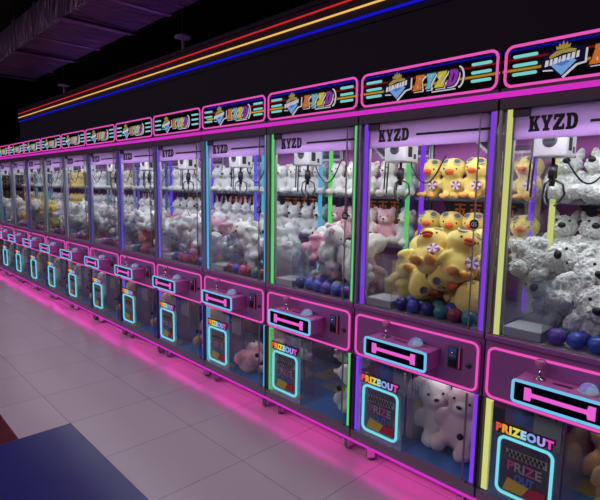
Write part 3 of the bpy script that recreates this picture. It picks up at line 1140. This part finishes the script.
def define(kind, ells, regions, furs, feats, amp=.004, seed=0, half=.125, voxel=.010, freq=38):
    mats = [FUR[f] for f in furs]
    body = soft_body(kind, ells, regions, mats, voxel, amp, freq, seed)
    if kind == 'dog':
        shaggy(body, 1900, .0095, .0075, [((0, -.094, .180), .026), ((-.030, -.066, .210), .010), ((.030, -.066, .210), .010)], 3)
    fm = [(n, mb.mesh(n, [FUR[a]] + ([FUR[b]] if b else []))) for n, mb, a, b in feats]
    # the same toy as one mesh, for the far machines
    bm = bmesh.new()
    one = bpy.data.meshes.new(kind + '_whole')
    for mt in mats:
        one.materials.append(mt)
    bm.from_mesh(body)
    for n, me in fm:
        k0 = len(one.materials)
        for mt in me.materials:
            one.materials.append(mt)
        tmp = me.copy()
        for p in tmp.polygons:
            p.material_index += k0
        bm.from_mesh(tmp)
        bpy.data.meshes.remove(tmp)
    bm.to_mesh(one)
    bm.free()
    KIND[kind] = (body, fm, one, half)


def bear_ells(ear=.024, muzzle=.03):
    return [((0, .005, .078), (.068, .058, .078)), ((0, -.005, .190), (.066, .060, .060)), ((0, -.052, .176), (muzzle, .024, muzzle * .8)),
            ((-.052, .005, .242), (ear, .014, ear)), ((.052, .005, .242), (ear, .014, ear)),
            ((-.070, -.022, .105), (.022, .024, .046), (.4, .35, 0)), ((.070, -.022, .105), (.022, .024, .046), (.4, -.35, 0)),
            ((-.046, -.060, .030), (.030, .046, .030), (0, 0, .25)), ((.046, -.060, .030), (.030, .046, .030), (0, 0, -.25))]


define('duck', [((0, .005, .072), (.070, .062, .076)), ((0, -.006, .190), (.084, .072, .070)), ((-.072, -.010, .092), (.022, .030, .044), (.3, .5, 0)),
                ((.072, -.010, .092), (.022, .030, .044), (.3, -.5, 0)), ((-.036, -.062, .020), (.032, .036, .020)), ((.036, -.062, .020), (.032, .036, .020)),
                ((0, .066, .07), (.022, .03, .02))],
       [((-.036, -.07, .018), (.036, .042, .024), 1), ((.036, -.07, .018), (.036, .042, .024), 1)], ['duck', 'foot'], duck_feats(), .002, 1)
define('dog', [((0, .005, .080), (.070, .060, .082)), ((0, -.006, .188), (.066, .060, .056)), ((0, -.058, .170), (.040, .034, .032)),
               ((-.046, .004, .244), (.019, .012, .036), (0, -.35, 0)), ((.046, .004, .244), (.019, .012, .036), (0, .35, 0)),
               ((-.070, -.024, .100), (.024, .026, .048), (.4, .35, 0)), ((.070, -.024, .100), (.024, .026, .048), (.4, -.35, 0)),
               ((-.048, -.064, .030), (.032, .048, .030), (0, 0, .25)), ((.048, -.064, .030), (.032, .048, .030), (0, 0, -.25)), ((0, .07, .06), (.02, .03, .02))],
       [], ['shaggy'], face_feats((0, -.094, .180), (.019, .013, .015), (.030, -.066, .210), .0062), .0048, 2, voxel=.0055, freq=70)
define('pointy_dog', [((0, .005, .078), (.066, .056, .080)), ((0, -.004, .188), (.064, .058, .056)), ((0, -.052, .174), (.032, .030, .028)),
                      ((-.044, .006, .248), (.022, .012, .034), (0, -.25, 0)), ((.044, .006, .248), (.022, .012, .034), (0, .25, 0)),
                      ((-.066, -.022, .100), (.022, .024, .046), (.4, .35, 0)), ((.066, -.022, .100), (.022, .024, .046), (.4, -.35, 0)),
                      ((-.044, -.060, .028), (.030, .046, .028), (0, 0, .25)), ((.044, -.060, .028), (.030, .046, .028), (0, 0, -.25))],
       [], ['white'], face_feats((0, -.082, .182), (.015, .010, .012), (.028, -.058, .204), .005), .003, 3)
define('bunny', [((0, .005, .076), (.066, .056, .078)), ((0, -.004, .182), (.064, .058, .056)), ((0, -.052, .168), (.028, .020, .022)),
                 ((-.030, .006, .262), (.017, .012, .052), (0, -.2, 0)), ((.030, .006, .262), (.017, .012, .052), (0, .2, 0)),
                 ((-.066, -.022, .100), (.022, .024, .046), (.4, .35, 0)), ((.066, -.022, .100), (.022, .024, .046), (.4, -.35, 0)),
                 ((-.044, -.060, .028), (.030, .046, .028)), ((.044, -.060, .028), (.030, .046, .028))],
       [((-.034, -.008, .272), (.013, .012, .040), 1), ((.034, -.008, .272), (.013, .012, .040), 1)], ['white', 'innerear'],
       face_feats((0, -.073, .174), (.008, .006, .006), (.028, -.056, .196), .0055), .003, 4)
for kd, fur, mz, ie in (('white_bear', 'white', 'muzzle', 'innerear'), ('pink_bear', 'pink', 'muzzle', 'muzzle'), ('cream_bear', 'cream', 'muzzle', 'cream'), ('brown_bear', 'brown', 'tan', 'tan'),
                        ('rose_bear', 'rose', 'muzzle', 'muzzle'), ('blush_bear', 'blush', 'muzzle', 'tan'), ('tan_bear', 'tan', 'cream', 'cream'), ('gold_bear', 'gold', 'cream', 'gold'), ('grey_bear', 'grey', 'white', 'white')):
    define(kd, bear_ells(), [((0, -.072, .174), (.034, .024, .028), 1), ((-.052, -.014, .242), (.016, .012, .016), 2), ((.052, -.014, .242), (.016, .012, .016), 2)],
           [fur, mz, ie], face_feats((0, -.077, .186), (.010, .007, .007), (.028, -.060, .204), .0055), .0035, 5)

WORD = {'duck': 'yellow plush duck in sunglasses', 'dog': 'fluffy white plush dog', 'pointy_dog': 'white pointy-eared plush dog', 'bunny': 'white pink-eared plush bunny',
        'white_bear': 'white plush bear', 'pink_bear': 'pink plush bear', 'cream_bear': 'cream plush bear', 'brown_bear': 'red-brown plush bear', 'rose_bear': 'rose plush bear', 'blush_bear': 'blush plush bear',
        'tan_bear': 'tan plush bear', 'gold_bear': 'yellow plush bear', 'grey_bear': 'pale grey plush bear'}
NAME = {'duck': 'plush_duck', 'dog': 'plush_dog', 'pointy_dog': 'plush_dog', 'bunny': 'plush_bunny'}
CAMP = Vector((0, -2.252, 1.668))


def screen_x(p):
    d = Vector(p) - CAMP
    a = math.radians(45.896)
    return (d.x * math.cos(a) + d.y * math.sin(a)) / (-d.x * math.sin(a) + d.y * math.cos(a))


def mname(m):
    return ORD[m - 1] + ' machine from right'


def toy(kind, m, world, R, scale, label, group):
    """world: centre of the toy; R: 3x3 turn"""
    body, feats, one, half = KIND[kind]
    nm = NAME.get(kind, 'plush_bear')
    loc = Vector(world) - R @ Vector((0, 0, half * scale))
    far = m > 6
    root = link(nm, one if far else body)
    root.matrix_world = Matrix.LocRotScale(loc, R.to_quaternion(), Vector((scale,) * 3))
    tag(root, label, NAME.get(kind, 'plush_bear').replace('plush_', '') + ' plush', group)
    if not far:
        for n, me in feats:
            link(n, me, root)
    return root


SHELF = {1: ('dog', 'dog'), 2: ('duck', 'duck'), 3: ('white_bear', 'pink_bear'), 4: ('white_bear', 'pointy_dog'), 5: ('pointy_dog', 'bunny'), 6: ('white_bear', 'pointy_dog'),
         7: ('grey_bear', 'bunny'), 8: ('cream_bear', 'pointy_dog'), 9: ('white_bear', 'white_bear'), 10: ('gold_bear', 'gold_bear'), 11: ('grey_bear', 'grey_bear'), 12: ('grey_bear', 'cream_bear'),
         13: ('grey_bear', 'cream_bear')}
PILE = {1: ['dog'], 2: ['duck'], 3: ['white_bear', 'pink_bear', 'white_bear'], 4: ['white_bear', 'pointy_dog', 'white_bear'], 5: ['white_bear', 'bunny', 'pink_bear'],
        6: ['white_bear', 'white_bear', 'grey_bear', 'rose_bear', 'white_bear'], 7: ['grey_bear', 'white_bear', 'white_bear', 'rose_bear'], 8: ['white_bear', 'white_bear', 'grey_bear', 'rose_bear'], 9: ['white_bear', 'grey_bear', 'white_bear', 'brown_bear'],
        10: ['gold_bear', 'grey_bear', 'gold_bear'], 11: ['gold_bear', 'grey_bear'], 12: ['grey_bear', 'white_bear'], 13: ['grey_bear', 'white_bear']}
STORE = {1: ['tan_bear', 'tan_bear'], 2: ['blush_bear', 'white_bear'], 3: ['white_bear', 'white_bear', 'white_bear'], 4: ['pink_bear', 'pink_bear', 'rose_bear'], 5: ['tan_bear', 'cream_bear'],
         6: ['tan_bear', 'cream_bear'], 7: ['tan_bear', 'brown_bear'], 8: ['white_bear', 'grey_bear'], 9: ['grey_bear', 'tan_bear'], 10: ['grey_bear', 'cream_bear'], 11: ['tan_bear', 'grey_bear'],
         12: ['grey_bear'], 13: ['grey_bear']}
BALLC = [('blue', (62, 84, 190)), ('navy', (44, 48, 130)), ('pink', (206, 84, 140)), ('violet', (104, 70, 170)), ('teal', (60, 130, 140)), ('white', (200, 200, 206)), ('red', (136, 46, 70))]
BALLM = [pbr('ball_' + n, c, .3) for n, c in BALLC]
ballmesh = MB().ell((0, 0, 0), (.039, .039, .039), u=20, w=12).mesh('ball', BALLM[0])
KEYS = {}
HIDDEN = {(m, a, i) for (m, a), v in {
    (1, 'b'): [2, 5, 7, 8, 9, 10, 11, 12, 13, 14, 15], (1, 'p'): [2, 3, 5, 6, 8, 9], (1, 's0'): [2, 3, 4], (1, 's1'): [2, 3, 4],
    (2, 'b'): [2, 8, 11, 13, 15], (2, 'p'): [3, 10], (3, 'b'): [11, 15], (3, 'p'): [2, 5], (4, 'b'): [2, 5, 7, 11, 13], (4, 'p'): [8],
    (4, 's0'): [0], (5, 'b'): [2, 4, 5, 8, 13], (5, 'p'): [0, 2], (6, 'b'): [1, 2, 4, 5, 7, 8, 10, 13], (6, 'p'): [2, 6, 7], (6, 's0'): [4],
    (7, 'b'): [2, 4, 5, 7, 8, 10, 13], (7, 'p'): [3, 7], (8, 'b'): [1, 2, 4, 5, 7, 8, 10, 12, 14], (8, 'p'): [1, 5, 6],
    (9, 'b'): [1, 2, 4, 5, 7, 8, 10, 12, 13, 14], (9, 'p'): [0, 3, 6, 7], (9, 's0'): [0], (9, 's1'): [0],
    (10, 'b'): [1, 2, 4, 5, 6, 7, 8, 10, 12, 13, 14], (10, 'p'): [0, 1, 2, 3, 4, 8], (11, 'b'): [1, 2, 4, 5, 6, 7, 8, 10, 12, 13, 14],
    (11, 'p'): [0, 1, 5, 6, 7], (11, 's0'): [4], (11, 's1'): [4], (12, 'b'): [0, 1, 2, 3, 4, 5, 6, 7, 8, 9, 10, 11, 12, 13, 14, 15],
    (12, 'p'): [0, 1, 2, 4, 6, 7, 8], (12, 's0'): [2, 3, 4], (12, 's1'): [3], (13, 'b'): [0, 1, 2, 3, 4, 5, 6, 7, 8, 9, 10, 11, 12, 13, 14, 15],
    (13, 'p'): [0, 1, 2, 4, 5, 6, 7, 8], (13, 's0'): [1], (13, 's1'): [1, 2],
}.items() for i in v}      # toys and balls that others cover completely: their labels do not count along
R_PILE = .112
SEEDED = {1: [(.42, .20, 1.10), (.16, .37, 1.16), (.67, .24, 1.13), (.45, .42, 1.25), (.25, .47, 1.24)],
          2: [(.12, .32, 1.12), (.21, .33, 1.25), (.27, .26, 1.09), (.42, .30, 1.27), (.53, .20, 1.17), (.38, .20, 1.10), (.62, .20, 1.09), (.63, .31, 1.29)]}
POSED = {(1, 0): (.05, .08, .22, 1.3), (1, 1): (.15, -.75, -.05, 1.2), (1, 2): (.1, .3, .3, 1.25), (1, 3): (.9, .5, .9, 1.15), (1, 4): (.1, .7, .5, 1.1), (1, 5): (.2, .4, .5, 1.15), (2, 0): (.3, .5, 1.6, 1.1), (2, 4): (.5, -.9, .6, 1.15), (2, 3): (-1.1, .2, .9, 1.2)}

for m in range(1, N_MACHINES + 1):
    rng = random.Random(7 + m * 13)
    xl = XL(m)
    # shelf toys, left to right
    for si, z in enumerate(SHELVES):
        n_seen = {}
        kind = SHELF[m][1 - si]
        lv = ('lower', 'upper')[si]
        for i in range(5):
            key = (m, 's%d' % si, i)
            x = xl + .095 + i * .158
            R = Euler((rng.uniform(-.06, .04), rng.uniform(-.12, .12), rng.uniform(-.25, .35))).to_matrix()
            k = kind
            if k == 'dog':
                R = R @ Euler((-.28, 0, 0)).to_matrix()
            if m == 3 and si == 0:
                k = ('pink_bear', 'pink_bear', 'white_bear', 'pink_bear', 'white_bear')[i]
            lab = '%s at the hidden end of %s shelf, %s' % (WORD[k], lv, mname(m))
            if key not in HIDDEN:
                n_seen[k] = n_seen.get(k, 0) + 1
                lab = '%s, %s from left on %s shelf, %s' % (WORD[k], ORD[n_seen[k] - 1], lv, mname(m))
            o = toy(k, m, (x, .665 + rng.uniform(-.01, .01), z + KIND[k][3] * (1.06 if k == 'dog' else 1)), R, 1.08 if k == 'dog' else 1.0, lab, 'plush toys on the %s shelves' % lv)
            KEYS[o.name] = key
    # balls on the case floor
    balls = [(.302 + .0815 * i + rng.uniform(-.001, .001), rng.uniform(.056, .070)) for i in range(6)]
    balls += [(.315 + .0825 * i + rng.uniform(-.001, .001), rng.uniform(.146, .158)) for i in range(6)]
    balls += [(.34 + .09 * i, .24 + rng.uniform(0, .01)) for i in range(4)]
    balls.sort()
    cnt = {}
    for i, (x, y) in enumerate(balls):
        k = rng.choice((0, 0, 1, 1, 2, 3, 3, 4, 5, 6, 0) if m < 4 else (0, 1, 2, 2, 4, 6, 6, 6))
        row = 'along front glass' if y < .09 else 'behind front balls'
        key = (m, 'b', i)
        if key in HIDDEN and m >= 8:
            continue
        lab = '%s ball out of sight among the others, %s' % (BALLC[k][0], mname(m))
        if key not in HIDDEN:
            cnt[(k, row)] = cnt.get((k, row), 0) + 1
            lab = '%s %s ball from left %s, %s' % (ORD[cnt[(k, row)] - 1], BALLC[k][0], row, mname(m))
        o = link('ball', ballmesh, None, (xl + x, y, Z_FLOOR_CASE + .0395))
        o.material_slots[0].link = 'OBJECT'
        o.material_slots[0].material = BALLM[k]
        tag(o, lab, 'ball', 'plastic balls on the case floors')
        KEYS[o.name] = key
    # loose heap: drop spheres, then put a toy in each
    placed = list(SEEDED.get(m, ()))
    n_pile = (16 if m <= 6 else 12) - len(placed)
    for i in range(n_pile):
        best = None
        for t in range(60):
            x, y = rng.uniform(.135, .69), rng.uniform(.135, .46)
            z = Z_FLOOR_CASE + (.078 if y < .36 else .02) + R_PILE
            if x < .255 + R_PILE and y < .21 + R_PILE:
                if x < .255 and y < .21:
                    continue
                dx, dy = max(0, x - .255), max(0, y - .21)
                if math.hypot(dx, dy) < R_PILE * .8:
                    continue
            for q in placed:
                d2 = (x - q[0]) ** 2 + (y - q[1]) ** 2
                rr = (2 * R_PILE * .78) ** 2
                if d2 < rr:
                    z = max(z, q[2] + math.sqrt(rr - d2))
            z2 = z + rng.uniform(0, .03)
            if best is None or z2 < best[0]:
                best = (z2, x, y, z)
        if best and best[3] < 1.33:
            placed.append((best[1], best[2], best[3]))
    items = []
    for i, (x, y, z) in enumerate(placed):
        items.append((x, y, z, PILE[m][i % len(PILE[m])], i))
    layer = lambda z: 'bottom heap layer' if z < 1.20 else ('top heap layer' if z > 1.30 else 'middle heap layer')
    items.sort(key=lambda t: screen_x((xl + t[0], t[1], t[2])))
    cnt = {}
    for x, y, z, k, i in items:
        lay = layer(z)
        key = (m, 'p', i)
        lab = '%s buried in %s, %s' % (WORD[k], lay, mname(m))
        if key not in HIDDEN:
            cnt[(k, lay)] = cnt.get((k, lay), 0) + 1
            lab = '%s %s from left, %s, %s' % (ORD[cnt[(k, lay)] - 1], WORD[k], lay, mname(m))
        face = math.atan2(1.0, 1.0) * .8
        R = (Euler((rng.uniform(-1.3, .9), 0, 0)).to_matrix())
        R = Euler((0, 0, face + rng.uniform(-1.7, 1.5))).to_matrix() @ Euler((0, rng.uniform(-1.3, 1.3), 0)).to_matrix() @ R
        sc_ = rng.uniform(1.10, 1.2)
        if key in HIDDEN and m >= 9:
            continue
        if (m, i) in POSED:
            px_, py_, pz_, sc_ = POSED[(m, i)]
            R = Euler((0, 0, pz_)).to_matrix() @ Euler((0, py_, 0)).to_matrix() @ Euler((px_, 0, 0)).to_matrix()
        o = toy(k, m, (xl + x, y, z), R, sc_, lab, 'plush toys in the loose heaps')
        KEYS[o.name] = key
    # toys kept behind the storage door
    zz = .184
    for i, k in enumerate(STORE[m]):
        n = len(STORE[m])
        if m == 3:
            s, x, y, z = .98, .66 + .01 * i, .19, .186 + i * .15
            R = Euler((-1.35, 0, .3 + i)).to_matrix()
            c = (xl + x, y, z + .075)
        elif m == 4:
            s = (1.15, 1.25, 1.0)[i]
            x, y, z = ((.66, .24, .33), (.45, .17, .20), (.60, .30, .60))[i]
            R = Euler(((-.2, -1.2, -.1)[i], 0, .5 * i)).to_matrix()
            c = (xl + x, y, (.186 + .125 * s, .29, .54)[i])
        else:
            s = (1.6, 1.5)[i % 2] if m != 1 else (1.7, 1.68)[i]
            x, y = ((.615, .25), (.44 + .05 * (m != 2), .27 + .16 * (m != 2)))[i % 2]
            R = Euler((-.08, .15 * (1 - 2 * i), (.1, .6)[i % 2])).to_matrix()
            c = (xl + x, y, .186 + .128 * s)
        toy(k, m, c, R, s, '%s %s behind storage door, %s' % (('front', 'rear')[i % 2] if m not in (3, 4) else ('bottom', 'middle', 'top')[i], WORD[k], mname(m)), 'plush toys in the storage compartments')

# ------------------------------------------------------------------ light of the hall, plus an added duct fill
area_light('ceiling_lamp', -3.0, -5.8, 4.7, 7.0, 1.6, 180, (.97, .94, 1.0))
area_light('ceiling_lamp', -10.5, -5.8, 4.7, 7.0, 1.6, 190, (.93, .93, 1.0))
area_light('added_duct_fill', -8.0, 1.75, 3.3, 9.0, .25, 3.5, (.62, .25, 1.0), (math.radians(180 + 38), 0, 0))  # added violet fill to light the duct's underside, no real cove lamp there

w = bpy.data.worlds.new('World')
scene.world = w
w.use_nodes = True
w.node_tree.nodes['Background'].inputs[0].default_value = (.006, .004, .009, 1)
w.node_tree.nodes['Background'].inputs[1].default_value = 1.0

# ------------------------------------------------------------------ camera
yaw, pitch, roll = (math.radians(a) for a in (45.896, 7.204, .84))
fwd = Vector((-math.sin(yaw) * math.cos(pitch), math.cos(yaw) * math.cos(pitch), -math.sin(pitch)))
r0 = Vector((math.cos(yaw), math.sin(yaw), 0))
u0 = r0.cross(fwd)
cr, sr = math.cos(roll), math.sin(roll)
rt, upv = r0 * cr + u0 * sr, u0 * cr - r0 * sr
cam = bpy.data.cameras.new('camera')
cam.sensor_width = 36
cam.lens = 488.8 / 600 * 36
cam.clip_start = .05
co = bpy.data.objects.new('camera', cam)
COL.objects.link(co)
co.matrix_world = Matrix(((rt.x, upv.x, -fwd.x, 0), (rt.y, upv.y, -fwd.y, -2.252), (rt.z, upv.z, -fwd.z, 1.668), (0, 0, 0, 1)))
scene.camera = co

scene.cycles.transparent_max_bounces = 48
scene.cycles.max_bounces = 10
scene.cycles.caustics_reflective = False
scene.cycles.caustics_refractive = False
scene.cycles.sample_clamp_indirect = 6.0
scene.cycles.use_denoising = True
scene.view_settings.view_transform = 'Standard'
scene.view_settings.look = 'None'
scene.view_settings.exposure = 0.0
scene.view_settings.gamma = 1.0
scene.view_settings.use_curve_mapping = False
